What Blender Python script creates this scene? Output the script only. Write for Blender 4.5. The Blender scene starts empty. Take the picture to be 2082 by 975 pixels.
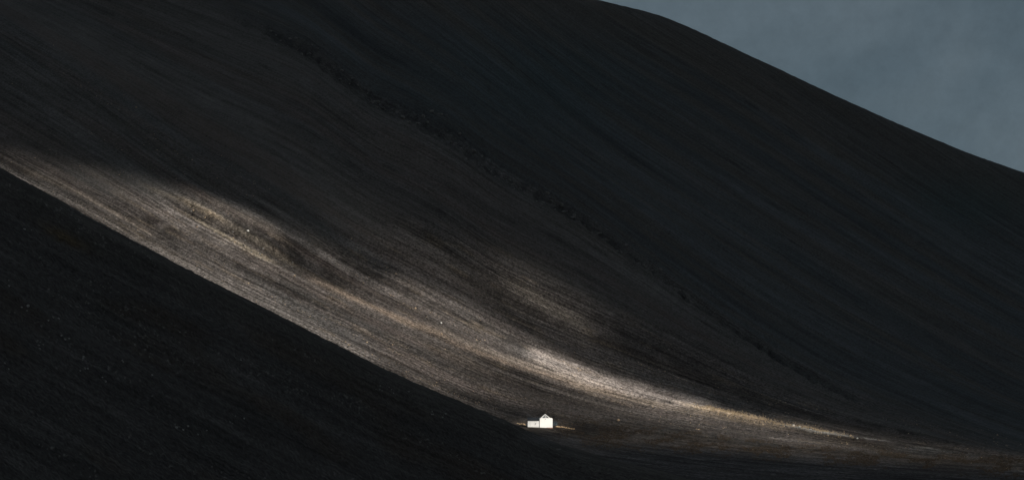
import bpy, bmesh, math, random
import numpy as np
from mathutils import Vector, Matrix

C = bpy.context.scene.collection
scene = bpy.context.scene
R = math.radians

# ------------------------------------------------------------------ camera
K = 0.00015            # tangent of one photograph pixel
EYE_PY = 780.0         # photograph row of the eye level
CX = 1041.0
EYE_Z = 26.0           # eye height over the valley floor at the house
cam_d = bpy.data.cameras.new('camera')
cam = bpy.data.objects.new('camera', cam_d); C.objects.link(cam)
cam.location = (0, 0, EYE_Z); cam.rotation_euler = (R(90), 0, 0)
cam_d.sensor_width = 36.0
cam_d.lens = 36.0 / (2082 * K)
cam_d.shift_y = (EYE_PY - 487.5) / 2082
cam_d.clip_start = 0.5; cam_d.clip_end = 80000
scene.camera = cam

# ------------------------------------------------------------------ light
SUN_EL, SUN_AZ = 24.0, 50.0       # azimuth: degrees to the right of straight behind the camera
SUN = Vector((math.sin(R(SUN_AZ)) * math.cos(R(SUN_EL)), -math.cos(R(SUN_AZ)) * math.cos(R(SUN_EL)), math.sin(R(SUN_EL))))
ld = bpy.data.lights.new('sun', 'SUN'); ld.energy = 5.0; ld.angle = R(0.5); ld.color = (1.0, 0.93, 0.84)
sun = bpy.data.objects.new('sun', ld); C.objects.link(sun)
sun.location = (0, 0, 900)
sun.rotation_euler = SUN.to_track_quat('Z', 'Y').to_euler()

w = bpy.data.worlds.new("World"); scene.world = w; w.use_nodes = True
nt = w.node_tree; nt.nodes.clear()
def wn(t, **k):
    n = nt.nodes.new(t)
    for a, b in k.items(): setattr(n, a, b)
    return n
out = wn('ShaderNodeOutputWorld'); bg = wn('ShaderNodeBackground'); sky = wn('ShaderNodeTexSky')
sky.sky_type = 'NISHITA'; sky.sun_disc = False
sky.sun_elevation = R(SUN_EL); sky.sun_rotation = R(180 - SUN_AZ)
sky.air_density = 1.0; sky.dust_density = 2.0
SKY_STRENGTH = 0.05
# overcast veil over the clear sky: soft mottled cloud in the direction of view
tc = wn('ShaderNodeTexCoord'); mp = wn('ShaderNodeMapping'); mp.inputs['Scale'].default_value = (13, 13, 22)
n1 = wn('ShaderNodeTexNoise'); n1.inputs['Scale'].default_value = 1.0; n1.inputs['Detail'].default_value = 5; n1.inputs['Roughness'].default_value = 0.5
n1.inputs['Distortion'].default_value = 0.4
rp = wn('ShaderNodeValToRGB')
rp.color_ramp.elements[0].position = 0.32; rp.color_ramp.elements[0].color = (1.22, 1.84, 2.36, 1)
rp.color_ramp.elements[1].position = 0.70; rp.color_ramp.elements[1].color = (1.98, 2.66, 3.20, 1)
mp2 = wn('ShaderNodeMapping'); mp2.inputs['Scale'].default_value = (150, 150, 150)
n2 = wn('ShaderNodeTexNoise'); n2.inputs['Scale'].default_value = 1.0; n2.inputs['Detail'].default_value = 8; n2.inputs['Roughness'].default_value = 0.72
mr = wn('ShaderNodeMapRange'); mr.inputs['From Min'].default_value = 0.25; mr.inputs['From Max'].default_value = 0.75
mr.inputs['To Min'].default_value = 0.89; mr.inputs['To Max'].default_value = 1.11
mul = wn('ShaderNodeVectorMath', operation='SCALE')
mix = wn('ShaderNodeMix', data_type='RGBA'); mix.inputs[0].default_value = 0.93
L = nt.links.new
L(tc.outputs['Generated'], mp.inputs[0]); L(mp.outputs[0], n1.inputs['Vector']); L(n1.outputs['Fac'], rp.inputs[0])
L(tc.outputs['Generated'], mp2.inputs[0]); L(mp2.outputs[0], n2.inputs['Vector']); L(n2.outputs['Fac'], mr.inputs['Value'])
L(rp.outputs[0], mul.inputs[0]); L(mr.outputs[0], mul.inputs['Scale'])
L(sky.outputs[0], mix.inputs[6]); L(mul.outputs[0], mix.inputs[7])
sx = wn('ShaderNodeSeparateXYZ'); L(tc.outputs['Generated'], sx.inputs[0])
el = wn('ShaderNodeMapRange'); el.inputs['From Min'].default_value = 0.03; el.inputs['From Max'].default_value = 0.14
el.inputs['To Min'].default_value = 1.13; el.inputs['To Max'].default_value = 0.93; L(sx.outputs['Z'], el.inputs['Value'])
ms = wn('ShaderNodeVectorMath', operation='SCALE'); L(mix.outputs[2], ms.inputs[0]); L(el.outputs[0], ms.inputs['Scale'])
L(ms.outputs[0], bg.inputs[0]); bg.inputs[1].default_value = SKY_STRENGTH
L(bg.outputs[0], out.inputs[0])

scene.view_settings.view_transform = 'Standard'; scene.view_settings.look = 'None'
scene.view_settings.gamma = 1.0; scene.view_settings.exposure = 0.0
scene.view_settings.use_curve_mapping = False
scene.cycles.transparent_max_bounces = 16
scene.cycles.max_bounces = 6

# ------------------------------------------------------------------ numpy helpers
rng = np.random.default_rng(7)
def smooth(a, b, x):
    t = np.clip((x - a) / (b - a), 0, 1); return t * t * (3 - 2 * t)
def hash2(ix, iy, seed):
    h = (ix.astype(np.int64) * 374761393 + iy.astype(np.int64) * 668265263 + seed * 974634777) & 0xffffffff
    h = ((h ^ (h >> 13)) * 1274126177) & 0xffffffff
    h = h ^ (h >> 16)
    return (h & 0xffffff) / float(0xffffff)
def vnoise(x, y, seed=0):
    x0 = np.floor(x); y0 = np.floor(y); fx = x - x0; fy = y - y0
    fx = fx * fx * fx * (fx * (fx * 6 - 15) + 10); fy = fy * fy * fy * (fy * (fy * 6 - 15) + 10)
    a = hash2(x0, y0, seed); b = hash2(x0 + 1, y0, seed); c = hash2(x0, y0 + 1, seed); d = hash2(x0 + 1, y0 + 1, seed)
    return (a + (b - a) * fx + (c - a) * fy + (a - b - c + d) * fx * fy) * 2 - 1
def fbm(x, y, seed=0, octs=4, gain=0.5):
    s = 0; a = 1; t = 0
    for o in range(octs):
        s = s + a * vnoise(x * 2 ** o + o * 17.3, y * 2 ** o - o * 9.1, seed + o * 31); t += a; a *= gain
    return s / t
def curve(pts):
    P = np.array(pts, float); xs, ys = P[:, 0], P[:, 1]
    h = np.diff(xs); dl = np.diff(ys) / h
    m = np.empty_like(xs); m[0] = dl[0]; m[-1] = dl[-1]; m[1:-1] = (dl[:-1] * h[1:] + dl[1:] * h[:-1]) / (h[1:] + h[:-1])
    lim = 3 * np.minimum(np.abs(dl[:-1]), np.abs(dl[1:])); m[1:-1] = np.clip(m[1:-1], -lim, lim)
    def f(x):
        x = np.asarray(x, float); i = np.clip(np.searchsorted(xs, x) - 1, 0, len(xs) - 2)
        t = (x - xs[i]) / h[i]; lo = x < xs[0]; hi = x > xs[-1]; tt = np.clip(t, 0, 1)
        r = ((1 + 2 * tt) * (1 - tt) ** 2) * ys[i] + tt * (1 - tt) ** 2 * h[i] * m[i] + tt * tt * (3 - 2 * tt) * ys[i + 1] + tt * tt * (tt - 1) * h[i] * m[i + 1]
        return r + np.where(lo, (x - xs[0]) * m[0], 0) + np.where(hi, (x - xs[-1]) * m[-1], 0)
    return f
def link_mesh(name, verts, faces4, mat, smooth_=True):
    me = bpy.data.meshes.new(name)
    nv, nf = len(verts), len(faces4); k = faces4.shape[1]
    me.vertices.add(nv); me.vertices.foreach_set('co', verts.astype(np.float32).ravel())
    me.loops.add(nf * k); me.loops.foreach_set('vertex_index', faces4.astype(np.int32).ravel())
    me.polygons.add(nf); me.polygons.foreach_set('loop_start', np.arange(0, nf * k, k, dtype=np.int32))
    me.update(calc_edges=True)
    me.polygons.foreach_set('use_smooth', np.full(nf, smooth_))
    if mat: me.materials.append(mat)
    o = bpy.data.objects.new(name, me); C.objects.link(o); return o
def grid_faces(nr, nc):
    i = np.arange(nr - 1)[:, None] * nc + np.arange(nc - 1)[None, :]
    return np.stack([i, i + 1, i + nc + 1, i + nc], -1).reshape(-1, 4)
def colour_attr(o, name, col, grain=None):
    a = o.data.attributes.new(name, 'FLOAT_COLOR', 'POINT')
    c = np.ones((len(o.data.vertices), 4), np.float32); c[:, :3] = col.reshape(-1, 3)
    if grain is not None: c[:, 3] = grain.ravel()
    a.data.foreach_set('color', c.ravel())
def vec_attr(o, name, v):
    a = o.data.attributes.new(name, 'FLOAT_VECTOR', 'POINT')
    a.data.foreach_set('vector', v.reshape(-1, 3).astype(np.float32).ravel())

# ------------------------------------------------------------------ materials
def nodemat(name):
    m = bpy.data.materials.new(name); m.use_nodes = True
    t = m.node_tree; b = t.nodes['Principled BSDF']; return m, t, b
def simple(name, col, rough=0.8, noise=0.0, scale=1.0, bump=0.0, spec=0.3, metal=0.0):
    m, t, b = nodemat(name)
    b.inputs['Roughness'].default_value = rough; b.inputs['Specular IOR Level'].default_value = spec
    b.inputs['Metallic'].default_value = metal
    n = t.nodes.new('ShaderNodeTexNoise'); n.inputs['Scale'].default_value = scale; n.inputs['Detail'].default_value = 6
    g = t.nodes.new('ShaderNodeTexCoord'); t.links.new(g.outputs['Object'], n.inputs['Vector'])
    r = t.nodes.new('ShaderNodeMapRange'); r.inputs['From Min'].default_value = .3; r.inputs['From Max'].default_value = .7
    r.inputs['To Min'].default_value = 1 - noise; r.inputs['To Max'].default_value = 1 + noise
    s = t.nodes.new('ShaderNodeVectorMath'); s.operation = 'SCALE'; s.inputs[0].default_value = col
    t.links.new(n.outputs['Fac'], r.inputs['Value']); t.links.new(r.outputs[0], s.inputs['Scale']); t.links.new(s.outputs[0], b.inputs['Base Color'])
    if bump:
        bp = t.nodes.new('ShaderNodeBump'); bp.inputs['Strength'].default_value = 0.6; bp.inputs['Distance'].default_value = bump
        t.links.new(n.outputs['Fac'], bp.inputs['Height']); t.links.new(bp.outputs[0], b.inputs['Normal'])
    return m
def terrain_material(name, contrast=1.0):
    """ground cover colour stored on the mesh, broken up by streaks along the fall line and by gravel grain"""
    m, t, b = nodemat(name); N = t.nodes.new; K_ = t.links.new
    b.inputs['Roughness'].default_value = 0.95; b.inputs['Specular IOR Level'].default_value = 0.08
    ca = N('ShaderNodeAttribute'); ca.attribute_name = 'cover'
    fl = N('ShaderNodeAttribute'); fl.attribute_name = 'flow'
    g = N('ShaderNodeTexCoord')
    def noise(vec, sc, detail, rough, scale3=(1, 1, 1)):
        mpn = N('ShaderNodeMapping'); mpn.inputs['Scale'].default_value = scale3
        n = N('ShaderNodeTexNoise'); n.inputs['Scale'].default_value = sc; n.inputs['Detail'].default_value = detail; n.inputs['Roughness'].default_value = rough
        K_(vec, mpn.inputs[0]); K_(mpn.outputs[0], n.inputs['Vector']); return n.outputs['Fac']
    def rng_(v, a, b_, lo, hi):
        r = N('ShaderNodeMapRange'); r.inputs['From Min'].default_value = a; r.inputs['From Max'].default_value = b_
        r.inputs['To Min'].default_value = lo; r.inputs['To Max'].default_value = hi; K_(v, r.inputs['Value']); return r.outputs[0]
    def mult(a, c):
        q = N('ShaderNodeMath'); q.operation = 'MULTIPLY'; K_(a, q.inputs[0]); K_(c, q.inputs[1]); return q.outputs[0]
    st = noise(fl.outputs['Vector'], 1.0, 5, 0.6, (0.010, 0.28, 1))     # long streaks
    st2 = noise(fl.outputs['Vector'], 1.0, 4, 0.7, (0.05, 0.9, 1))      # short fine streaks
    gr = noise(g.outputs['Object'], 0.55, 6, 0.75)                      # gravel and tufts
    gr2 = noise(g.outputs['Object'], 0.06, 4, 0.6)
    f = mult(rng_(st, .36, .64, 1 - .34 * contrast, 1 + .34 * contrast), rng_(st2, .36, .64, 1 - .18 * contrast, 1 + .18 * contrast))
    f = mult(f, rng_(gr, .37, .63, 1 - .50 * contrast, 1 + .50 * contrast)); f = mult(f, rng_(gr2, .3, .7, .88, 1.12))
    gr3 = noise(fl.outputs['Vector'], 1.0, 3, 0.7, (0.16, 1.9, 1))
    f = mult(f, rng_(gr3, .36, .64, .88, 1.12))
    pw = N('ShaderNodeMath'); pw.operation = 'POWER'; K_(f, pw.inputs[0]); K_(ca.outputs['Alpha'], pw.inputs[1])
    s = N('ShaderNodeVectorMath'); s.operation = 'SCALE'; K_(ca.outputs['Color'], s.inputs[0]); K_(pw.outputs[0], s.inputs['Scale'])
    K_(s.outputs[0], b.inputs['Base Color'])
    b1 = N('ShaderNodeBump'); b1.inputs['Strength'].default_value = 0.75; b1.inputs['Distance'].default_value = 1.6; K_(gr, b1.inputs['Height'])
    b2 = N('ShaderNodeBump'); b2.inputs['Strength'].default_value = 0.35; b2.inputs['Distance'].default_value = 1.4; K_(st2, b2.inputs['Height'])
    K_(b1.outputs[0], b2.inputs['Normal']); K_(b2.outputs[0], b.inputs['Normal'])
    return m
M_mtn = terrain_material('scree_and_grass'); M_hill = terrain_material('dark_scree', 0.9); M_gnd = simple('moor', (.035, .034, .03), .95, .4, .02)
M_white = simple('white_render', (.92, .91, .89), .7, .03, .6, 0, .3)
M_wing = simple('weathered_white_render', (.9, .9, .88), .8, .12, .9)
M_slate = simple('slate_roof', (.022, .026, .032), .7, .25, 2.0, .03)
M_glass = simple('dark_glazing', (.03, .04, .05), .15, .1, 1, 0, .6)
M_paint = simple('white_painted_timber', (.8, .8, .78), .5, .05, 1)
M_panel = simple('pale_grey_panel', (.42, .44, .45), .5, .1, 1)
M_shed = simple('tarred_boards', (.04, .055, .06), .8, .3, 2, .02)
M_drywall = simple('golden_dry_stone', (.66, .48, .30), .9, .4, 1.6, .12)
M_brick = simple('red_brick', (.32, .15, .1), .85, .25, 2)
M_rock_dark = simple('dark_lichen_rock', (.135, .132, .125), .9, .4, .8, .25)
M_rock_pale = simple('pale_rock', (.62, .61, .58), .9, .25, .8, .2)
M_rock_dim = simple('weathered_pale_rock', (.27, .265, .25), .9, .4, .8, .2)
M_rock_gold = simple('ochre_rock', (.44, .33, .22), .9, .25, .8, .2)
M_wood = simple('weathered_wood', (.14, .12, .10), .85, .3, 3)
M_bush = simple('dark_leaves', (.035, .038, .025), .9, .4, 2)

sil_line = lambda q: sil(q)
# ------------------------------------------------------------------ mountain across the valley
crest = curve([(-1500, -60), (-600, -130), (0, -150), (500, -125), (900, -68), (1100, -26), (1215, 0), (1290, 18), (1340, 32), (1420, 64), (1500, 102), (1600, 148), (1700, 196), (1800, 240), (1900, 283), (2000, 322), (2082, 350), (2500, 480), (3100, 640), (3600, 740)])
foot = curve([(-1500, 905), (0, 890), (600, 885), (1000, 878), (1100, 876), (1250, 892), (1500, 908), (1700, 924), (2082, 950), (3600, 985)])
Yfoot = curve([(-1500, 1750), (0, 1800), (600, 1890), (1100, 1985), (1500, 2015), (2082, 2060), (3600, 2150)])
gully = curve([(-300, -230), (200, -60), (480, 42), (560, 72), (620, 100), (700, 158), (760, 202), (840, 240), (920, 285), (1000, 343), (1080, 388), (1160, 432), (1280, 512), (1400, 600), (1550, 704), (1700, 790), (1850, 850), (1950, 885), (2082, 922), (2600, 965), (3600, 985)])
lineB = curve([(-300, -110), (0, 80), (220, 222), (400, 345), (560, 440), (700, 525), (850, 605), (1000, 688), (1200, 770), (1400, 825), (1540, 857), (1740, 893), (1900, 915), (2082, 936), (2600, 972), (3600, 990)])
lineC = curve([(-300, 170), (0, 330), (200, 435), (400, 545), (600, 645), (800, 740), (1000, 822), (1120, 852), (1300, 882), (1500, 908), (1700, 926), (2082, 952), (2600, 984), (3600, 1000)])
lineD = curve([(-300, -800), (300, -420), (800, -40), (1000, 110), (1200, 270), (1400, 405), (1600, 535), (1800, 655), (2082, 805), (2600, 920), (3600, 970)])
lineE = curve([(-300, -1200), (300, -900), (900, -300), (1200, -80), (1500, 95), (1800, 290), (2082, 470), (2600, 730), (3600, 900)])

def axis(lo, a, b, hi, fine, coarse):
    return np.concatenate([np.arange(lo, a, coarse), np.arange(a, b, fine), np.arange(b, hi + 1, coarse)])
PX = axis(-1500, -60, 2160, 3600, 2.0, 20.0)
NR = 560
def flow_coord(px, py):
    ks = [lineE(px) - 600, lineE(px), lineD(px), gully(px), lineB(px), lineC(px), lineC(px) + 160]
    vs = [-1000, -400, 0, 330, 620, 800, 960]
    phi = np.full(np.broadcast(px, py).shape, float(vs[0]))
    for a, b_, va, vb in zip(ks[:-1], ks[1:], vs[:-1], vs[1:]):
        t = (py - a) / np.maximum(b_ - a, 2.0)
        phi = np.where(py >= a, va + (vb - va) * np.clip(t, 0, 1), phi)
    return phi
def seg_mask(px, py, pts, width, fade=30):
    f = curve(pts); x0, x1 = pts[0][0], pts[-1][0]
    wd = width(px) if callable(width) else width
    return np.exp(-((py - f(px)) / wd) ** 2) * smooth(x0 - fade, x0 + fade, px) * (1 - smooth(x1 - fade, x1 + fade, px))

t = np.linspace(0, 1, NR)[:, None]
px = np.broadcast_to(PX[None, :], (NR, len(PX))).copy()
bot = 1180.0
crest0 = crest
crest = lambda q: crest0(q) + 1.3 * fbm(q / 60, 0 * q, 35, 5) + .5 * fbm(q / 8, 0 * q, 36, 3)
py = bot + (crest(px) - bot) * t
# depth by walking up and down each column from the foot of the slope
W = curve([(-1500, 60), (900, 70), (1100, 120), (1500, 200), (2082, 300), (3600, 350)])(px)
slope = 0.06 + (0.42 + 0.04 * np.sin(px / 400) - 0.06) * smooth(0, 1, (foot(px) - py) / W)
near_crest = smooth(0, 28, py - crest(px))
def dYdpy(pyv, slp, nc, Y): return -K * Y / np.maximum((slp - (EYE_PY - pyv) * K) * (0.12 + 0.88 * nc), 0.03)
Y = np.zeros_like(py)
fr = np.argmin(np.abs(py - foot(px)), axis=0)
cols = np.arange(len(PX)); pf = py[fr, cols]
Y[fr, cols] = Yfoot(PX) + dYdpy(pf, slope[fr, cols], near_crest[fr, cols], Yfoot(PX)) * (pf - foot(PX))
for r in range(1, NR):                                       # upwards
    act = r > fr
    Yp = Y[r - 1]; dy = dYdpy(py[r], slope[r], near_crest[r], Yp) * (py[r] - py[r - 1])
    Y[r] = np.where(act, Yp + dy, Y[r])
for r in range(NR - 2, -1, -1):                              # downwards
    act = r < fr
    Yp = Y[r + 1]; dy = dYdpy(py[r], slope[r], near_crest[r], Yp) * (py[r] - py[r + 1])
    Y[r] = np.where(act, Yp + dy, Y[r])
X = (px - CX) * K * Y; Z = EYE_Z + (EYE_PY - py) * K * Y
phi = flow_coord(px, py)
along = px * 0.33 + 0.12 * py
# relief: ribs down the fall line, the gully, scarps and small banks
inb = smooth(0, 40, foot(px) + 10 - py)
print('Y', Y.min(), Y.max(), 'Z', Z.min(), Z.max(), [(int(c), int(Y[-1, np.searchsorted(PX, c)]), int(Z[-1, np.searchsorted(PX, c)])) for c in (-1400, -600, 0, 300, 600, 1000, 1215, 1600, 2082, 3000)])
rel = 1.1 * fbm(phi / 34, along / 130, 3, 3) * inb + 0.6 * fbm(phi / 9, along / 45, 9, 3) * inb + 0.35 * fbm(px / 7, py / 4, 5, 3)
rel += (.15 * vnoise(phi / 3.0, along / 6, 7) + .22 * vnoise(px / 2.4, py / 2.1, 8) + .35 * fbm(phi / 5, along / 60, 14, 3)) * smooth(-80, 60, phi - 590) * inb
rel += 2.2 * fbm(phi / 120, along / 160, 21, 2) * inb
gd = py - gully(px)
gw = 8 + 9 * smooth(400, 700, px) * (1 - smooth(900, 1300, px))
gfade = smooth(430, 560, px) * (1 - smooth(1700, 1950, px))
rel += (-3.6 * np.exp(-((gd + 2 * fbm(px / 15, 0 * px, 2, 2) * 3) / gw) ** 2) + 1.0 * np.exp(-((gd - gw * 1.7) / 9) ** 2)) * gfade
rel += 2.6 * fbm(px / 9, py / 6, 12, 3) * np.exp(-(gd / (gw * 1.3)) ** 2) * gfade * (1 - .5 * smooth(1300, 1700, px))
scar = curve([(320, 372), (350, 398), (400, 420), (430, 442), (470, 462), (510, 486), (560, 512), (640, 552)])
def step(d, w_): return 1 / (1 + np.exp(np.clip(d / w_, -30, 30)))
sm = smooth(330, 400, px) * (1 - smooth(540, 640, px))
sd = py - scar(px) + 2.5 * fbm(px / 11, 0 * px, 44, 3)
rel += 2.6 * (step(sd, 1.5) - step(sd + 34, 10)) * sm
rel += 1.0 * fbm(px / 5, py / 4, 50, 3) * np.exp(-((sd - 10) / 26) ** 2) * sm
goldbank = curve([(1380, 826), (1440, 840), (1490, 850), (1540, 859), (1580, 866)])
gm = smooth(1400, 1450, px) * (1 - smooth(1545, 1575, px))
bd = py - goldbank(px) + 1.2 * fbm(px / 9, 0 * px, 46, 2)
rel += 1.1 * (step(bd - 1.5, .8) - step(bd + 9, 3)) * gm
rbank = curve([(1560, 862), (1612, 871), (1650, 879), (1700, 890), (1740, 896), (1800, 908), (1900, 918), (2082, 934)])
rm = smooth(1590, 1640, px) * (1 - smooth(1790, 1850, px))
qd = py - rbank(px) - 4 + 1.5 * fbm(px / 8, 0 * px, 47, 2)
rel += 1.6 * (step(qd, 1.0) - step(qd + 8, 3)) * rm
house_flat = np.exp(-(((px - 1105) / 75) ** 2 + ((py - 868) / 14) ** 2))
rel = rel * (1 - .85 * house_flat)
rel += 1.0 * np.exp(-((((px - 1090) * .85 + (py - 605) * .53) / 150) ** 2 + ((-(px - 1090) * .53 + (py - 605) * .85) / 40) ** 2)) * fbm(phi / 4, along / 12, 15, 3)
rel *= smooth(-2, 14, py - crest(px)) * .9 + .1
Z = Z + rel
# the far side beyond the crest
back = []
Yc, Zc, Xc = Y[-1], Z[-1], X[-1]
for i, d in enumerate([8, 20, 40, 80, 160, 320, 640, 1100, 1800]):
    back.append((Xc + Xc * d / Yc * 0.3, Yc + d, Zc - 0.0006 * d * d * np.minimum(1, 250 / d) - 0.12 * d))
VX = np.vstack([X] + [b[0][None] for b in back]); VY = np.vstack([Y] + [b[1][None] for b in back]); VZ = np.vstack([Z] + [b[2][None] for b in back])
nb = len(back)

right_ = lambda g: smooth(0, 30, -g)
# ground cover colours (scree, dry grass; some shade is painted in)
def C3(*c): return np.array(c, float)
def lay(col, c, m): return col + (c - col) * np.clip(m, 0, 1)[..., None]
col = np.ones(py.shape + (3,)) * C3(.087, .084, .081)
low = fbm(phi / 70, along / 220, 61, 3); mid = fbm(phi / 13, along / 120, 62, 4); fin = fbm(phi / 4.5, along / 40, 63, 3)
hue = fbm(phi / 45, along / 150, 64, 3)
thr = 745 - 145 * smooth(150, 480, px) - 170 * smooth(550, 1000, px)
band = smooth(0, 70, phi - thr)                                  # gravel streaks of the lower slope
col = lay(col, C3(.105, .094, .088), band * .9)
pat = .35 + 1.1 * smooth(-.35, .35, fbm(px / 45, py / 26, 67, 3)); blot = fbm(px / 16, py / 9, 68, 3)
bold = smooth(-.35, .35, fbm(phi / 16, along / 260, 66, 2)) * 2 - 1
col = col * np.clip(1 + .28 * low + (.27 + .33 * band) * mid * pat + (.24 + .06 * band) * fin * pat + .34 * band * bold * pat * (1 - .7 * np.exp(-(((px - 720) / 110) ** 2 + ((py - 540) / 45) ** 2))) + band * (.22 * blot + .16 * fbm(px / 5, py / 3.2, 69, 2)), .25, 3)[..., None]
col = lay(col, C3(.088, .077, .072), smooth(650, 850, px) * smooth(0, 40, gd - 25) * .7 * (.6 + .4 * mid))
col = lay(col, C3(.100, .080, .072), smooth(.0, .5, fbm(phi / 22, along / 190, 75, 3)) * (1 - right_(gd)) * .45)
col = lay(col, C3(.095, .080, .068), smooth(.15, .7, hue) * (.3 + .25 * band))
col = lay(col, C3(.055, .062, .066), smooth(.15, .7, -hue) * .4)
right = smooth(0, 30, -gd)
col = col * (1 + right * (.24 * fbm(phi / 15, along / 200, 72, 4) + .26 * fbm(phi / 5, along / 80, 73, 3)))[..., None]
col = lay(col, C3(.048, .060, .068) * (1 + .35 * fbm(phi / 15, along / 200, 72, 4) + .2 * low)[..., None], right * .62)           # darker, bluer tone beyond the gully
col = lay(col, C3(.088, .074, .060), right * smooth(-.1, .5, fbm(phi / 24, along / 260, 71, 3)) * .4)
col = lay(col, C3(.036, .064, .072), right * np.exp(-(((px - 1090) / 230) ** 2 + ((py - 170) / 110) ** 2)) * .4)
col = lay(col, C3(.030, .062, .064), right * np.exp(-(((px - 1990) / 130) ** 2 + ((py - 400) / 60) ** 2)) * .5)
col = lay(col, C3(.078, .068, .058), (1 - smooth(20, 150, py - crest(px))) * .5)
col = lay(col, C3(.038, .040, .042), np.exp(-(gd / (gw * 1.2)) ** 2) * gfade * .7 * smooth(-.5, .3, fbm(px / 14, py / 9, 74, 3)))
# brown grass at the foot of the slope and rust-brown patches
footg = smooth(0, 14, py - (lineC(px) - 24)) * (1 - smooth(6, 30, py - foot(px))) * smooth(1100, 1250, px)
col = lay(col, C3(.092, .073, .056) * (1 + .5 * fbm(px / 14, py / 5, 80, 3))[..., None], footg * .55 * (.5 + .5 * smooth(-.2, .4, fbm(px / 40, py / 9, 81, 3))))
col = lay(col, C3(.155, .125, .095), smooth(.25, .6, fbm(phi / 10, along / 25, 82, 3)) * band * .5)
# named streaks of pale sand and dry grass
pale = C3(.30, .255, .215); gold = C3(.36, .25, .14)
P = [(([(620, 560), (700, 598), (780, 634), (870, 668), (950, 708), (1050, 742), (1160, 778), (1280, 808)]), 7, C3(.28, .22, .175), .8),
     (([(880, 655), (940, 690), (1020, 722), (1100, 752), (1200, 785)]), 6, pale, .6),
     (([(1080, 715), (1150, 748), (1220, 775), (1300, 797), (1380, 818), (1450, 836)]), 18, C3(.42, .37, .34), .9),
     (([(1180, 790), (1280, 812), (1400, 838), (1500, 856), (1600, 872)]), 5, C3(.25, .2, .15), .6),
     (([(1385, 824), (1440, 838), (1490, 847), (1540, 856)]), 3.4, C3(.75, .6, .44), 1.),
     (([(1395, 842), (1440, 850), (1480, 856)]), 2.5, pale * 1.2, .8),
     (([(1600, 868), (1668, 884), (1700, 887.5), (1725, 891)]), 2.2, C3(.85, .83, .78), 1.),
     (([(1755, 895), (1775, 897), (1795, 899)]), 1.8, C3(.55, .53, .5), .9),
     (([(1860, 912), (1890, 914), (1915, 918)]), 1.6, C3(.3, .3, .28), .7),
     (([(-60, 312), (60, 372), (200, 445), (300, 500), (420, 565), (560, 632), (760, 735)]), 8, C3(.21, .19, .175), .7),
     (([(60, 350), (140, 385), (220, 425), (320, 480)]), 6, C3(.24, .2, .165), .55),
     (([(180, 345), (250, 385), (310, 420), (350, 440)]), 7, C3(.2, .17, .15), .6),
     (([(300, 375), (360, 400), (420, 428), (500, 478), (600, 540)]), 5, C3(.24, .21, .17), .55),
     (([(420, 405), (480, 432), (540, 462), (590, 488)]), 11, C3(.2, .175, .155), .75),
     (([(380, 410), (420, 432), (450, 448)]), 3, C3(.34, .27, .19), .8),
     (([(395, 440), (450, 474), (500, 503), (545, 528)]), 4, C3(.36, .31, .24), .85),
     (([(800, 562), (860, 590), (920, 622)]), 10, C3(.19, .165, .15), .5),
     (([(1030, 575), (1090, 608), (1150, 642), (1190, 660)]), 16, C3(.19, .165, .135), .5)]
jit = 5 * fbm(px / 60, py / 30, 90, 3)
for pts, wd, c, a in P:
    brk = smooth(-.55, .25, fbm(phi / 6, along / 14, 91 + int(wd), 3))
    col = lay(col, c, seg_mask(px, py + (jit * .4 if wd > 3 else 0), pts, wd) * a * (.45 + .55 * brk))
for pts, wd in [([(560, 560), (700, 640), (860, 720), (1000, 770), (1150, 812)], 8), ([(760, 590), (860, 640), (940, 676)], 9), ([(1150, 822), (1300, 850), (1450, 872), (1560, 888)], 12), ([(1360, 832), (1420, 847), (1500, 862)], 4), ([(900, 780), (1000, 818), (1060, 838)], 9)]:
    col = lay(col, C3(.05, .046, .044), seg_mask(px, py + jit * .5, pts, wd) * .6)
col = lay(col, C3(.06, .052, .045), np.exp(-((sd - 6) / 7) ** 2) * sm * .75)  # eroded face: brown earth with its shade painted into the colour
face = np.exp(-((qd) / 5) ** 2) * rm
col = lay(col, C3(.045, .036, .028), face * .8)  # shade of the upright bank face painted into the ground colour
# dark thin rills
rill = np.abs(fbm(phi / 14, along / 240, 95, 3)); rl = (1 - smooth(0, .045, rill)) * smooth(-.35, .2, fbm(px / 50, py / 30, 94, 3)); col = lay(col, C3(.024, .023, .022), rl * (.55 + .3 * band))
rill = np.abs(fbm(phi / 5 + 3, along / 90, 96, 2)); col = lay(col, C3(.028, .026, .025), (1 - smooth(0, .05, rill)) * .6 * band * smooth(-.2, .3, fbm(px / 60, py / 40, 99, 2)))
# shade around the house painted into the soil, then dark damp soil along the floor
col = lay(col, C3(.026, .022, .019), np.exp(-(((px - 1120) / 120) ** 2 + ((py - 872) / 17) ** 2) ** 1.5) * .95)
floor = smooth(-8, 10, py - foot(px) - 4)
col = lay(col, C3(.052, .051, .053) * (1 + .25 * fbm(px / 90, py / 4, 97, 4))[..., None], floor * .9)
col = lay(col, C3(.12, .115, .11), smooth(.42, .6, fbm(px / 120, py / 3.0, 98, 3)) * floor * .5)
col = np.clip(col, .02, .8)
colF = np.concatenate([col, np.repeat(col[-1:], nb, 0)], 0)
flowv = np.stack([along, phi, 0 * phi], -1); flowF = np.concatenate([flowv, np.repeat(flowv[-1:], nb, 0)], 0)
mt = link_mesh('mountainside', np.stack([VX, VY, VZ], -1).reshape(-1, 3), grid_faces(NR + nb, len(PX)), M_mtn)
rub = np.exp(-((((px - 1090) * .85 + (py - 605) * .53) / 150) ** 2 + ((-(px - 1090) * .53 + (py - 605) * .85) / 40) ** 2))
grain = .78 + .4 * rub + .7 * band - .3 * smooth(0, 40, lineB(px) - 25 - py) * (1 - smooth(500, 800, px)) - .2 * right * (1 - gfade * np.exp(-(gd / 30) ** 2))
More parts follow.
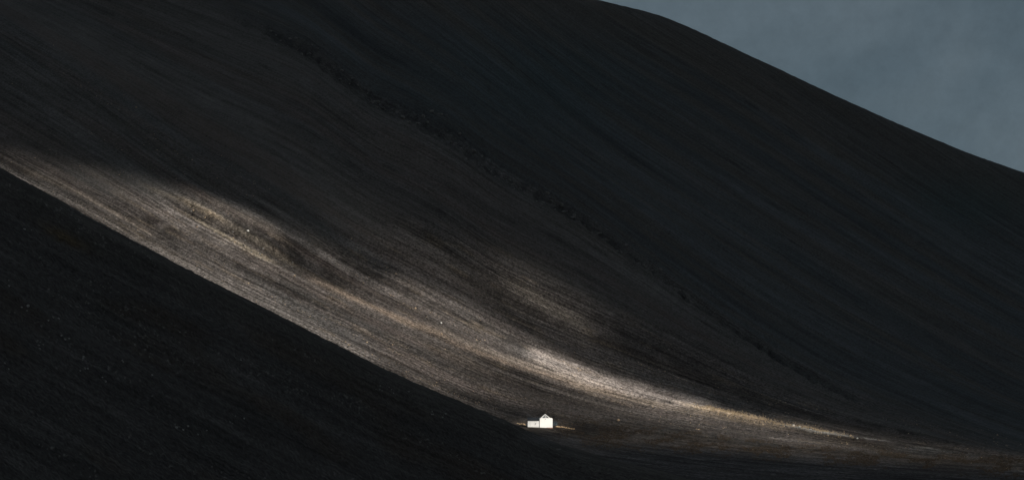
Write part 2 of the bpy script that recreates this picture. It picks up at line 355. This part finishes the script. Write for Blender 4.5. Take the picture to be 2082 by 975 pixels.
colour_attr(mt, 'cover', colF, np.concatenate([grain, np.repeat(grain[-1:], nb, 0)], 0)); vec_attr(mt, 'flow', flowF); mt['kind'] = 'structure'

def make_lookup(PXa, pyg, Xg, Yg, Zg):
    def f(qx, qy):
        c = int(np.clip(np.searchsorted(PXa, qx), 1, len(PXa) - 1)); c = c if abs(PXa[c] - qx) < abs(PXa[c - 1] - qx) else c - 1
        r = int(np.argmin(np.abs(pyg[:, c] - qy)))
        k_ = Yg[r, c] / Yg[r, c]
        return Vector((float(Xg[r, c]) + (qx - PXa[c]) * K * float(Yg[r, c]), float(Yg[r, c]), float(Zg[r, c])))
    return f
on_mtn = make_lookup(PX, py, X, Y, Z)

# ------------------------------------------------------------------ dark shoulder of the near hill
sil = curve([(-1500, -420), (-600, 20), (0, 340), (200, 450), (400, 556), (600, 657), (800, 757), (900, 800), (1000, 842), (1060, 869), (1120, 895), (1200, 920), (1320, 950), (1450, 985), (1700, 1060), (2200, 1250)])
Ysil = curve([(-1500, 1050), (0, 1300), (600, 1480), (1000, 1650), (1120, 1700), (1450, 1700), (2200, 1500)])
PX2 = axis(-1500, -60, 1700, 2200, 2.0, 20.0); NR2 = 420
t2 = np.linspace(0, 1, NR2)[:, None] ** 1.25
hx = np.broadcast_to(PX2[None], (NR2, len(PX2))).copy()
s0 = sil(hx) + 1.5 * fbm(hx / 30, 0 * hx, 33, 4) + .9 * fbm(hx / 6, 0 * hx, 34, 3)
hy = s0 + (np.maximum(1300, s0 + 300) - s0) * t2
hy = hy
HY = np.zeros_like(hy); HY[0] = Ysil(PX2)
for r in range(1, NR2):
    d = hy[r] - s0[r]
    den = (0.03 + 0.37 * smooth(0, 40, d))
    HY[r] = HY[r - 1] - K * HY[r - 1] / den * (hy[r] - hy[r - 1])
HX = (hx - CX) * K * HY; HZ = EYE_Z + (EYE_PY - hy) * K * HY
hphi = (hy - sil(hx)) * 0.9; hal = hx * .3 + .13 * hy
hrel = (1.3 * fbm(hphi / 30, hal / 100, 101, 3) + .8 * fbm(hx / 12, hy / 8, 103, 3) + 2.0 * fbm(hphi / 90, hal / 160, 105, 2)) * smooth(0, 30, hy - s0) + .25 * fbm(hx / 6, hy / 5, 107, 3)
HZ = HZ + hrel
hb = []
for d in [4, 10, 20, 45, 90, 160, 260, 400, 560]:
    hb.append((HX[0] * (1 + .1 * d / HY[0]), HY[0] + d, HZ[0] - .02 * d - .42 * d * min(1, d / 90)))
hb = hb[::-1]
AX = np.vstack([b[0][None] for b in hb] + [HX]); AY = np.vstack([b[1][None] for b in hb] + [HY]); AZ = np.vstack([b[2][None] for b in hb] + [HZ])
hc = np.ones(hy.shape + (3,)) * C3(.055, .053, .052)
hc = hc * (1 + .3 * fbm(hphi / 40, hal / 120, 110, 3) + .3 * fbm(hphi / 9, hal / 50, 111, 3))[..., None]
hc = lay(hc, C3(.05, .04, .032), smooth(.1, .6, fbm(hphi / 60, hal / 90, 112, 3)) * .6)
hc = lay(hc, C3(.052, .049, .044), (1 - smooth(20, 90, hy - s0)) * .6)
hc = lay(hc, C3(.14, .135, .125), smooth(.52, .6, fbm(hx / 5, hy / 4, 113, 2)) * smooth(.2, .45, fbm(hphi / 26, hal / 70, 114, 2)) * .8)
hc = lay(hc, C3(.10, .098, .1), np.exp(-(((hx - 1095) / 45) ** 2 + ((hy - 892) / 13) ** 2)) * .6)  # mist glow below the house painted into the ground colour
hc = lay(hc, C3(.10, .07, .03), np.exp(-(((hx - 135) / 45) ** 2 + ((hy - 478 - (hx - 135) * .5) / 10) ** 2)) * .6)
hc = np.clip(hc, .015, .5)
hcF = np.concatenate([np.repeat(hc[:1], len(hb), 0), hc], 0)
hfl = np.stack([hal, hphi, 0 * hphi], -1); hflF = np.concatenate([np.repeat(hfl[:1], len(hb), 0), hfl], 0)
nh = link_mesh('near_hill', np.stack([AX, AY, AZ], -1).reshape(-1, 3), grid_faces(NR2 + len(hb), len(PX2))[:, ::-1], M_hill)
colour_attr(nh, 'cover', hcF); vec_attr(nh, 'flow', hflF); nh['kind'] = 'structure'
on_hill = make_lookup(PX2, hy, HX, HY, HZ)

# ------------------------------------------------------------------ moor all around, out to the horizon
ga = np.concatenate([-np.geomspace(40000, 1500, 22), np.linspace(-1400, 1400, 57), np.geomspace(1500, 40000, 22)])
gx, gy = np.meshgrid(ga, ga)
gz = -75 + 99 * np.exp(-(gx ** 2 + gy ** 2) / 300 ** 2) + 6 * fbm(gx / 400, gy / 400, 120, 3) * smooth(400, 900, np.hypot(gx, gy))
gr_ = link_mesh('ground', np.stack([gx, gy, gz], -1).reshape(-1, 3), grid_faces(len(ga), len(ga)), M_gnd); gr_['kind'] = 'structure'

# ------------------------------------------------------------------ unseen cloud deck, its gap shaped to put sun on chosen ground
DECK = 520.0
cxs, cys = SUN.x / SUN.z, SUN.y / SUN.z
U = curve([(-400, 205), (-100, 290), (0, 306), (110, 326), (210, 342), (330, 374), (430, 402), (510, 430), (570, 468), (605, 532), (660, 562), (740, 568), (820, 562), (880, 582), (950, 617), (1030, 668), (1120, 714), (1200, 748), (1300, 784), (1400, 814), (1500, 841), (1560, 852), (1700, 874), (1850, 900), (1980, 914), (2082, 926), (2300, 950)])
ud = py - U(px) + (9 * fbm(phi / 60, along / 45, 130, 3) + 3 * fbm(phi / 12, along / 14, 133, 2)) * (1 - .7 * smooth(1150, 1350, px))
soft = 1 + 1.2 * smooth(620, 760, px) * (1 - smooth(1000, 1180, px))
I = curve([(-400, .3), (0, .45), (150, .55), (300, .7), (450, .86), (600, .75), (750, .8), (900, .85), (1050, .9), (1200, 1.0), (1350, 1.0), (1500, 1.0), (1560, .9), (1640, .8), (1750, .6), (1900, .42), (2082, .28), (2400, 0)])(px)
soft = soft * 1.3 + .9 * (1 - smooth(200, 420, px))
lit = smooth(-14 * soft, 20 * soft, ud) * np.clip(I, 0, 1)
# thinner cloud still veils the lower part of the right half
veil = smooth(30, 95, ud) * smooth(850, 1080, px)
lit = lit * (1 - .55 * veil) * (1 - .6 * smooth(-6, 30, py - (lineC(px) - 30)) * smooth(820, 1060, px))
lit = lit * (1 - .25 * smooth(130, 200, ud) * smooth(500, 700, px))
lit *= 1 + .38 * fbm(phi / 32, along / 150, 131, 3) - .10 * smooth(60, 110, ud)
patch = np.exp(-((((px - 1110) * .85 + (py - 615) * .53) / 140) ** 2 + ((-(px - 1110) * .53 + (py - 615) * .85) / 46) ** 2))
lit = np.maximum(lit, .33 * patch)
halo = np.exp(-((((px - 900) * .85 + (py - 560) * .53) / 260) ** 2 + ((-(px - 900) * .53 + (py - 560) * .85) / 45) ** 2))
lit = np.maximum(lit, .15 * halo)
lit = np.maximum(lit, .12 * np.exp(-np.clip(-ud, 0, 999) / 45) * smooth(550, 900, px) * (1 - smooth(1350, 1550, px)) * (py < foot(px)))
fx_ = (px - 690) * .86 + (py - 540) * .5; fy_ = -(px - 690) * .5 + (py - 540) * .86
lit = np.maximum(lit, .36 * np.exp(-((fx_ / 150) ** 2 + (fy_ / 36) ** 2)))
lit = lit * (1 - smooth(6, 30, py - foot(px)) * smooth(1150, 1300, px))
hh = np.exp(-((((px - 1108) / 62) ** 2 + ((py - 864) / 14) ** 2) ** 2))
lit = np.where((py > foot(px) + 60) | (py > sil_line(px) + 12), 0, lit)
lit = np.clip(np.maximum(lit, hh), 0, 1)
cell = 4.0
dx_ = X + (DECK - Z) * cxs; dy_ = Y + (DECK - Z) * cys
sel = lit > 0.004
x0, x1 = dx_[sel].min() - 60, dx_[sel].max() + 60; y0, y1 = dy_[sel].min() - 60, dy_[sel].max() + 60
nx, ny = int((x1 - x0) / cell) + 1, int((y1 - y0) / cell) + 1
ix = ((dx_ - x0) / cell).astype(int); iy = ((dy_ - y0) / cell).astype(int)
ok = (ix >= 0) & (ix < nx) & (iy >= 0) & (iy < ny)
S = np.zeros((ny, nx)); N_ = np.zeros((ny, nx))
np.add.at(S, (iy[ok], ix[ok]), lit[ok]); np.add.at(N_, (iy[ok], ix[ok]), 1)
G = np.where(N_ > 0, S / np.maximum(N_, 1), 0); H_ = N_ > 0
def sh(a, dy, dx): return np.roll(np.roll(a, dy, 0), dx, 1)
for _ in range(6):
    a = sum(sh(G * H_, i, j) for i in (-1, 0, 1) for j in (-1, 0, 1)); b_ = sum(sh(H_ * 1.0, i, j) for i in (-1, 0, 1) for j in (-1, 0, 1))
    G = np.where(H_, G, np.where(b_ > 0, a / np.maximum(b_, 1), 0)); H_ = H_ | (b_ > 0)
hill_dx = HX + (DECK - HZ) * cxs; hill_dy = HY + (DECK - HZ) * cys
def look(xq, yq):
    fx = (xq - x0) / cell; fy = (yq - y0) / cell
    okq = (fx > 1) & (fx < nx - 2) & (fy > 1) & (fy < ny - 2)
    i = np.clip(fx.astype(int), 0, nx - 2); j = np.clip(fy.astype(int), 0, ny - 2); a = np.clip(fx - i, 0, 1); b_ = np.clip(fy - j, 0, 1)
    v = G[j, i] * (1 - a) * (1 - b_) + G[j, i + 1] * a * (1 - b_) + G[j + 1, i] * (1 - a) * b_ + G[j + 1, i + 1] * a * b_
    return np.where(okq, v, 0)
print('hill lit max', look(hill_dx, hill_dy).max(), 'deck', x0, x1, y0, y1)
axx = np.concatenate([np.linspace(x0 - 3200, x0 - 160, 24), np.arange(x0 - 100, x1 + 160, cell), np.linspace(x1 + 240, x1 + 2200, 18)])
axy = np.concatenate([np.linspace(y0 - 2600, y0 - 160, 24), np.arange(y0 - 100, y1 + 160, cell), np.linspace(y1 + 240, y1 + 1500, 14)])
axy = axy[axy < 3700]
qx, qy = np.meshgrid(axx, axy)
b_z = DECK + 10 * fbm(qx / 160, qy / 160, 140, 3); t_z = DECK + 75 + 25 * fbm(qx / 220, qy / 220, 141, 3)
edge = np.minimum(np.minimum(qx - axx[0], axx[-1] - qx), np.minimum(qy - axy[0], axy[-1] - qy))
t_z = b_z + (t_z - b_z) * (.02 + .98 * smooth(0, 300, edge))
def through(z): return look(qx - (z - DECK) * cxs, qy - (z - DECK) * cys)
dens = np.concatenate([through(b_z).ravel(), through(t_z).ravel()])
V = np.concatenate([np.stack([qx, qy, b_z], -1).reshape(-1, 3), np.stack([qx, qy, t_z], -1).reshape(-1, 3)])
F = grid_faces(*qx.shape); nq = qx.size
rr, cc = qx.shape
idx = np.arange(nq).reshape(rr, cc)
ring = np.concatenate([idx[0, :-1], idx[:-1, -1], idx[-1, :0:-1], idx[:0:-1, 0]])
rn = np.roll(ring, -1)
side = np.stack([ring, rn, rn + nq, ring + nq], -1)
m, tt, b = nodemat('cloud')
tt.nodes.remove(b); N = tt.nodes.new
o_ = tt.nodes['Material Output']; at = N('ShaderNodeAttribute'); at.attribute_name = 'gap'
df = N('ShaderNodeBsdfDiffuse'); df.inputs[0].default_value = (.78, .82, .86, 1)
tr = N('ShaderNodeBsdfTranslucent'); tr.inputs[0].default_value = (.76, .82, .88, 1)
ad = N('ShaderNodeMixShader'); ad.inputs[0].default_value = .5
tp = N('ShaderNodeBsdfTransparent'); sq = N('ShaderNodeMath'); sq.operation = 'SQRT'; mx = N('ShaderNodeMixShader')
tt.links.new(df.outputs[0], ad.inputs[1]); tt.links.new(tr.outputs[0], ad.inputs[2])
tt.links.new(at.outputs['Fac'], sq.inputs[0]); tt.links.new(sq.outputs[0], mx.inputs[0]); tt.links.new(ad.outputs[0], mx.inputs[1]); tt.links.new(tp.outputs[0], mx.inputs[2])
tt.links.new(mx.outputs[0], o_.inputs['Surface'])
dk = link_mesh('cloud', V, np.concatenate([F[:, ::-1], F + nq, side]), m)
fa = dk.data.attributes.new('gap', 'FLOAT', 'POINT'); fa.data.foreach_set('value', dens.astype(np.float32)); dk['kind'] = 'structure'

# ------------------------------------------------------------------ object helpers
def tag(o, label, cat, group=None, kind=None):
    if label: o['label'] = label
    if cat: o['category'] = cat
    if group: o['group'] = group
    if kind: o['kind'] = kind
    return o
def thing(name, loc, rz, label, cat, group=None):
    o = bpy.data.objects.new(name, None); C.objects.link(o); o.location = loc; o.rotation_euler = (0, 0, rz); o.empty_display_size = .5
    return tag(o, label, cat, group)
def obj(name, bm, mat, parent=None, bevel=0, smooth_=False):
    if bevel:
        bmesh.ops.bevel(bm, geom=[e for e in bm.edges], offset=bevel, segments=2, affect='EDGES')
    me = bpy.data.meshes.new(name); bm.normal_update(); bm.to_mesh(me); bm.free(); me.materials.append(mat)
    for p in me.polygons: p.use_smooth = smooth_
    o = bpy.data.objects.new(name, me); C.objects.link(o)
    if parent: o.parent = parent
    return o
def box(bm, x0, x1, y0, y1, z0, z1):
    vs = [bm.verts.new(p) for p in [(x0, y0, z0), (x1, y0, z0), (x1, y1, z0), (x0, y1, z0), (x0, y0, z1), (x1, y0, z1), (x1, y1, z1), (x0, y1, z1)]]
    for f in [(3, 2, 1, 0), (4, 5, 6, 7), (0, 1, 5, 4), (1, 2, 6, 5), (2, 3, 7, 6), (3, 0, 4, 7)]: bm.faces.new([vs[i] for i in f])
def prism(bm, pts, y0, y1):
    a = [bm.verts.new((p[0], y0, p[1])) for p in pts]; b2 = [bm.verts.new((p[0], y1, p[1])) for p in pts]
    n = len(pts); bm.faces.new(a); bm.faces.new(b2[::-1])
    for i in range(n): bm.faces.new([a[i], b2[i], b2[(i + 1) % n], a[(i + 1) % n]][::1])
    bmesh.ops.recalc_face_normals(bm, faces=bm.faces)
def bx(*a):
    bm = bmesh.new(); box(bm, *a); return bm
def beam(bm, p, q, r):
    p, q = Vector(p), Vector(q); d = (q - p).normalized(); u = d.cross(Vector((0, 1, 0))); u = u.normalized() if u.length > .1 else Vector((1, 0, 0)); v = d.cross(u)
    vs = [bm.verts.new(c + u * a * r + v * b3 * r) for c in (p, q) for a, b3 in ((-1, -1), (1, -1), (1, 1), (-1, 1))]
    for f in [(0, 1, 2, 3), (7, 6, 5, 4), (0, 4, 5, 1), (1, 5, 6, 2), (2, 6, 7, 3), (3, 7, 4, 0)]: bm.faces.new([vs[i] for i in f])
def rock_bm(seed, n=2, sq=(1, 1, .75)):
    bm = bmesh.new(); bmesh.ops.create_icosphere(bm, subdivisions=n, radius=1)
    r = random.Random(seed); planes = [(Vector((r.gauss(0, 1), r.gauss(0, 1), r.gauss(0, 1))).normalized(), r.uniform(.55, .9)) for _ in range(9)]
    for v in bm.verts:
        for nrm, d in planes:
            k = v.co.dot(nrm)
            if k > d: v.co -= nrm * (k - d)
        v.co = Vector((v.co.x * sq[0], v.co.y * sq[1], v.co.z * sq[2])) * (1 + r.uniform(-.05, .05))
    return bm

# ------------------------------------------------------------------ the white house
hp = on_mtn(1108, 868); hz = hp.z
HXY = lambda q: (q - 1108) * K * hp.y
house = thing('house', (hp.x, hp.y, hz - .1), 0, 'small white house with a dark slate roof and a lower left wing', 'house')
# wing: x from 1072 to 1096 px -> -10.8 .. -3.6 m
wing = obj('wing_wall', bx(-10.6, -3.1, -3.6, 3.1, -1.0, 4.2), M_wing, house)
tag(wing, 'greyish white wall of the lower left wing', None)
bm = bmesh.new(); prism(bm, [(0, 0)] * 0 or [(-3.9, 4.15), (3.4, 4.25), (-.25, 6.2)], -10.8, -3.7)
for v in bm.verts: v.co = Vector((v.co.y, v.co.x, v.co.z))
bmesh.ops.recalc_face_normals(bm, faces=bm.faces)
roof = obj('roof', bm, M_slate, house)
obj('chimney', bx(-5.4, -4.8, -.5, .2, 5.4, 6.7), M_slate, roof)
bm = bmesh.new(); prism(bm, [(-11.3, 1.2), (-10.6, .4), (-10.6, 3.0), (-11.0, 2.8)], -2.5, .1); obj('porch', bm, M_white, house)
wf = obj('window', bx(-6.2, -5.5, -3.68, -3.61, 2.0, 2.7), M_panel, house)
obj('sill', bx(-6.3, -5.4, -3.78, -3.61, 1.78, 1.88), M_paint, wf)
# main block turned to the sun, chamfered upper corners
bm = bmesh.new(); prism(bm, [(-4.0, -1.2), (4.1, -1.2), (4.1, 5.4), (3.6, 5.85), (-3.4, 5.85), (-4.0, 5.3)], -3.2, 3.6)
blk = obj('wall', bm, M_white, house); blk.rotation_euler = (0, 0, R(12))
tag(blk, 'brilliant white front block in full sun', None)
v_ = obj('vent', bx(-.75, -.25, -3.26, -3.19, 5.05, 5.3), M_glass, blk)
d_ = obj('door', bx(4.12, 4.18, -1.2, 0.0, -.2, 2.0), M_panel, blk)
obj('handle', bx(4.19, 4.25, -1.05, -.98, .9, 1.1), M_shed, d_)
obj('plinth', bx(.0, 4.14, -3.28, -3.2, -.9, -.05), M_brick, blk)
# glazed gable loft rising behind the block
bm = bmesh.new(); prism(bm, [(-3.0, 5.2), (3.4, 5.2), (0.1, 8.0)], -1.2, 6.6)
loft = obj('loft', bm, M_glass, house)
bm = bmesh.new(); beam(bm, (-3.15, -1.35, 5.3), (.1, -1.35, 8.15), .15); beam(bm, (3.55, -1.35, 5.3), (.1, -1.35, 8.15), .2); obj('bargeboard', bm, M_paint, loft)
obj('mullion', bx(-.05, .25, -1.32, -1.21, 5.3, 7.9), M_paint, loft)
bm = bmesh.new(); prism(bm, [(-2.7, 5.9), (-1.5, 5.9), (-.2, 7.2), (-.2, 7.7)], -1.30, -1.22); obj('panel', bm, M_panel, loft)
bm = bmesh.new(); prism(bm, [(.4, 6.2), (1.5, 6.2), (.4, 7.4)], -1.30, -1.22); obj('panel', bm, M_panel, loft)
bm = bmesh.new(); prism(bm, [(-3.3, 5.25), (.1, 8.3), (3.7, 5.25), (3.5, 5.1), (.1, 8.02), (-3.1, 5.1)], -.9, 6.8); obj('loft_roof', bm, M_panel, house)

sp = on_mtn(1127, 864)
shed = thing('shed', (sp.x, sp.y + 3, sp.z), R(10), 'dark boarded shed in the lee of the white house, at its right end', 'shed')
obj('wall', bx(-1.5, 1.7, -1.6, 1.6, -.5, 2.3), M_shed, shed)
bm = bmesh.new(); prism(bm, [(-1.8, 2.25), (2.0, 2.25), (.1, 3.2)], -1.9, 1.9); obj('roof', bm, M_slate, shed)
dd = obj('door', bx(-.1, .9, -1.68, -1.61, -.2, 1.8), M_glass, shed); obj('handle', bx(.7, .78, -1.74, -1.69, .8, 1.0), M_paint, dd)

def stone_wall(name, pa, pb, n, h, label, seed, mat=M_drywall, taper=1.0):
    r = random.Random(seed); bm = bmesh.new()
    a = on_mtn(*pa); bb = on_mtn(*pb)
    base = a.copy()
    for i in range(n):
        f = (i + r.uniform(-.3, .3)) / n; q = (pa[0] + (pb[0] - pa[0]) * f, pa[1] + (pb[1] - pa[1]) * f)
        g_ = on_mtn(*q)
        p = a.lerp(bb, f); p.z = g_.z if abs(g_.y - p.y) < 8 else p.z
        hh_ = h * (1 - (1 - taper) * f) * r.uniform(.55, 1.15)
        rb = rock_bm(seed * 50 + i, 1)
        sx = (bb - a).length / n * r.uniform(.6, .9); 
        for v in rb.verts: v.co = Vector((v.co.x * sx, v.co.y * .5, v.co.z * hh_ * .8 + hh_ * .35)) + (p - base)
        me = bpy.data.meshes.new('t'); rb.to_mesh(me); rb.free(); bm.from_mesh(me); bpy.data.meshes.remove(me)
    o = obj(name, bm, mat); o.location = base; return tag(o, label, 'wall')
stone_wall('stone_wall', (1131, 867), (1169, 871), 34, .85, 'low golden dry stone wall running right from the white house', 3)
stone_wall('stone_wall', (1052, 859), (1069, 863), 16, .7, 'short golden dry stone wall left of the white house', 4)
for i in range(4):
    q = (1043 + i * 2.6, 858 + i * .7); p = on_mtn(*q)
    bm = bmesh.new(); bmesh.ops.create_cone(bm, cap_ends=True, segments=8, radius1=.11, radius2=.09, depth=1.8 + .15 * i, matrix=Matrix.Translation((0, 0, .75)))
    o = obj('fence_post', bm, M_wood); o.location = p; tag(o, 'weathered fence post beyond the left end of the short golden wall', 'fence post', 'fence posts left of the house')

# ------------------------------------------------------------------ boulders, each a thing
rocks = {}
def rock_mesh(kind, mat):
    if kind not in rocks:
        lst = []
        for s in range(5):
            bm = rock_bm(len(rocks) * 20 + s + 1); me = bpy.data.meshes.new('boulder'); bm.to_mesh(me); bm.free(); me.materials.append(mat); lst.append(me)
        rocks[kind] = lst
    return rocks[kind]
def put_rock(q, size, mat_kind, label, group=None, where=on_mtn, name='boulder', rnd=random.Random(5)):
    mats = {'dark': M_rock_dark, 'pale': M_rock_pale, 'gold': M_rock_gold, 'dim': M_rock_dim}
    me = rnd.choice(rock_mesh(mat_kind, mats[mat_kind]))
    o = bpy.data.objects.new(name, me); C.objects.link(o); p = where(*q)
    o.location = (p.x, p.y, p.z + size * .25); o.scale = (size * rnd.uniform(.85, 1.25), size * rnd.uniform(.8, 1.1), size * rnd.uniform(.8, 1.15))
    o.rotation_euler = (rnd.uniform(-.3, .3), rnd.uniform(-.3, .3), rnd.uniform(0, 6.28))
    return tag(o, label, 'boulder', group)
put_rock((1042, 366), 2.5, 'dark', 'grey boulder alone in the gully, uphill of the large boulder pair')
put_rock((1165, 431), 2.5, 'dark', 'largest grey boulder of the pair halfway down the dark gully')
put_rock((1177, 441), 2.1, 'dark', 'smaller grey boulder touching the largest boulder in the dark gully')
put_rock((1128, 415), 1.2, 'dark', 'small grey boulder just uphill of the large boulder pair in the gully')
put_rock((1230, 477), 1.4, 'dark', 'grey stone in the gully, just downhill of the large boulder pair')
put_rock((1312, 534), 1.6, 'dark', 'grey boulder with a flat top in the lower third of the gully')
put_rock((1374, 586), 1.7, 'dark', 'lowest pale grey boulder at the bottom end of the stony gully')
put_rock((768, 203), 1.7, 'dark', 'brownish boulder in the wide upper part of the gully')
put_rock((220, 222), 1.1, 'dark', 'lone small stone on the smooth dark upper left slope')
put_rock((504, 474), .9, 'pale', 'white boulder at the lower end of the eroded bank in the sunlit band')
put_rock((897, 656), .9, 'pale', 'whitish stone in the middle of the sunlit band')
put_rock((845, 625), 1.0, 'gold', 'ochre stone on a grey patch in the middle of the sunlit band')
put_rock((1257, 855), 1.1, 'gold', 'ochre boulder on the slope just right of the white house')
put_rock((1612, 869), 1.2, 'pale', 'largest white boulder on the crest of the bank right of the sunlit band')
put_rock((1625, 873), .8, 'pale', 'middle of three white boulders on the bank crest at the right')
put_rock((1648, 878), 1.0, 'pale', 'right of three white boulders on the bank crest at the right')
put_rock((1729, 892), .9, 'gold', 'rosy boulder at the end of the long white ledge')
put_rock((1743, 896), .7, 'pale', 'grey white boulder over the dark cut bank at the right')
r5 = random.Random(11)
for i in range(110):
    x = 520 + 900 * (i + r5.random()) / 110; spread = 16 if x < 950 else 8
    put_rock((x, float(gully(x)) + r5.gauss(0, spread)), r5.uniform(.6, 1.6) * (1.0 if r5.random() < .8 else 1.5), 'dark', 'small dark stone among the rubble lining the long gully', 'stones along the gully')
for i in range(36):
    x = 340 + 260 * r5.random()
    put_rock((x, float(scar(x)) + r5.uniform(4, 40)), r5.uniform(.4, .9), 'gold' if r5.random() < .35 else 'dark', 'small stone fallen below the eroded bank in the sunlit band', 'stones under the eroded bank')
clusters = [(55, 628, 3), (5, 573, 2), (80, 702, 7), (130, 690, 3), (166, 733, 4), (10, 748, 2), (175, 752, 3), (250, 742, 2), (210, 775, 2), (375, 868, 3), (405, 877, 2), (495, 725, 2), (790, 800, 5), (880, 847, 4), (905, 850, 3), (835, 803, 1), (110, 650, 3), (480, 855, 4), (770, 784, 2), (310, 765, 2), (60, 460, 2)]
for cx_, cy_, n in clusters:
    for k in range(n):
        put_rock((max(-50, cx_ + r5.gauss(0, 8)), cy_ + r5.gauss(0, 4)), r5.uniform(.25, .65), 'dim', 'small pale stone on the dark near slope at the lower left', 'pale stones on the near slope', on_hill, 'stone')

# ------------------------------------------------------------------ gravel and grass nobody could count
def scatter_stones(name, pts, sizes, mat, label):
    n = len(pts); base = np.array([(1, 0, 0), (-1, 0, 0), (0, 1, 0), (0, -1, 0), (0, 0, 1), (0, 0, -.6)], float)
    tri = np.array([(0, 2, 4), (2, 1, 4), (1, 3, 4), (3, 0, 4), (2, 0, 5), (1, 2, 5), (3, 1, 5), (0, 3, 5)])
    v = base[None] * rng.uniform(.5, 1.2, (n, 6, 1)) * sizes[:, None, None] * np.array([1, 1, .7])
    a = rng.uniform(0, 6.28, n); ca, sa = np.cos(a)[:, None], np.sin(a)[:, None]
    vx = v[..., 0] * ca - v[..., 1] * sa; vy = v[..., 0] * sa + v[..., 1] * ca
    v = np.stack([vx, vy, v[..., 2]], -1) + pts[:, None, :]
    f = (tri[None] + (np.arange(n) * 6)[:, None, None]).reshape(-1, 3)
    o = link_mesh(name, v.reshape(-1, 3), f, mat, False); tag(o, label, None, None, 'stuff'); return o
def sample_grid(n, weight, Xg, Yg, Zg):
    wgt = np.clip(weight, 0, None).ravel(); wgt = wgt / wgt.sum()
    k = rng.choice(wgt.size, n, p=wgt); rI, cI = np.unravel_index(k, weight.shape)
    rI = np.clip(rI, 0, weight.shape[0] - 2); cI = np.clip(cI, 0, weight.shape[1] - 2)
    a, b4 = rng.random(n), rng.random(n)
    def g(A): return A[rI, cI] * (1 - a) * (1 - b4) + A[rI + 1, cI] * a * (1 - b4) + A[rI, cI + 1] * (1 - a) * b4 + A[rI + 1, cI + 1] * a * b4
    return np.stack([g(Xg), g(Yg), g(Zg)], -1)
inside = ((px > -40) & (px < 2140) & (py > -20) & (py < 1000)) * 1.0
wS = inside * (py > lineB(px) - 60) * (py < foot(px) + 5) * (1 - .95 * house_flat) * smooth(.0, .5, fbm(phi / 12, along / 40, 150, 3) + .15) + 0.0
pts = sample_grid(9000, wS, X, Y, Z); scatter_stones('gravel', pts, rng.gamma(3, .09, len(pts)), M_rock_dark, 'grey gravel and small stones strewn down the sunlit slope')
pts = sample_grid(2200, wS * (smooth(.1, .5, mid) + .05) * (1 + 1.5 * smooth(750, 1000, px)), X, Y, Z); scatter_stones('pale_gravel', pts, rng.gamma(3, .10, len(pts)), M_rock_gold, 'pale ochre gravel in streaks on the sunlit slope')
def tufts(name, pts, h, mat, label):
    n = len(pts); B = 5; hh_ = h * rng.uniform(.5, 1.3, (n, B)); a = rng.uniform(0, 6.28, (n, B)); wd = .10 + .1 * rng.random((n, B)); lean = .45 * hh_ * rng.uniform(-1, 1, (n, B)); off = rng.normal(0, .35, (n, B, 2))
    dx, dy = np.cos(a), np.sin(a); bx_ = pts[:, None, 0] + off[..., 0]; by_ = pts[:, None, 1] + off[..., 1]; bz = pts[:, None, 2] - .1
    z_ = np.broadcast_to(bz, bx_.shape)
    v = np.stack([np.stack([bx_ - dx * wd, by_ - dy * wd, z_], -1), np.stack([bx_ + dx * wd, by_ + dy * wd, z_], -1), np.stack([bx_ + lean, by_ + lean * .3, z_ + hh_], -1)], 2)
    f = np.arange(n * B * 3).reshape(-1, 3); o = link_mesh(name, v.reshape(-1, 3), f, mat, False); tag(o, label, None, None, 'stuff')
M_dry = simple('dry_grass', (.46, .36, .24), .9, .3, .5); M_rust = simple('rusty_heath', (.085, .064, .046), .9, .4, .5)
M_dull = simple('dull_grass', (.085, .08, .06), .9, .3, .5)
wG = inside * (np.exp(-((bd + 3) / 5) ** 2) * gm + .7 * np.exp(-((py - rbank(px) + 2) / 4) ** 2) * smooth(1540, 1570, px) * (1 - smooth(1640, 1760, px)) )
tufts('dry_grass', sample_grid(900, wG, X, Y, Z), .9, M_dry, 'dry golden grass along the edges of the eroded banks')
tufts('heath', sample_grid(9000, inside * footg * smooth(-.1, .3, fbm(px / 30, py / 8, 160, 3)), X, Y, Z), .7, M_rust, 'rusty brown heath at the foot of the sunlit slope')
tufts('grass', sample_grid(14000, inside * (phi > 560) * (py < foot(px)) * (1 - house_flat), X, Y, Z), .55, M_dull, 'short dull grass growing over the sunlit slope')

M_heather = simple('dark_heather', (.028, .026, .022), .95, .3, .7)
pts = sample_grid(7000, inside * band * (py < foot(px)) * (1 - house_flat) * smooth(-.2, .4, fbm(px / 22, py / 12, 170, 3)), X, Y, Z); scatter_stones('heather', pts, rng.gamma(5, .07, len(pts)), M_heather, 'dark heather clumps dotted over the sunlit slope')
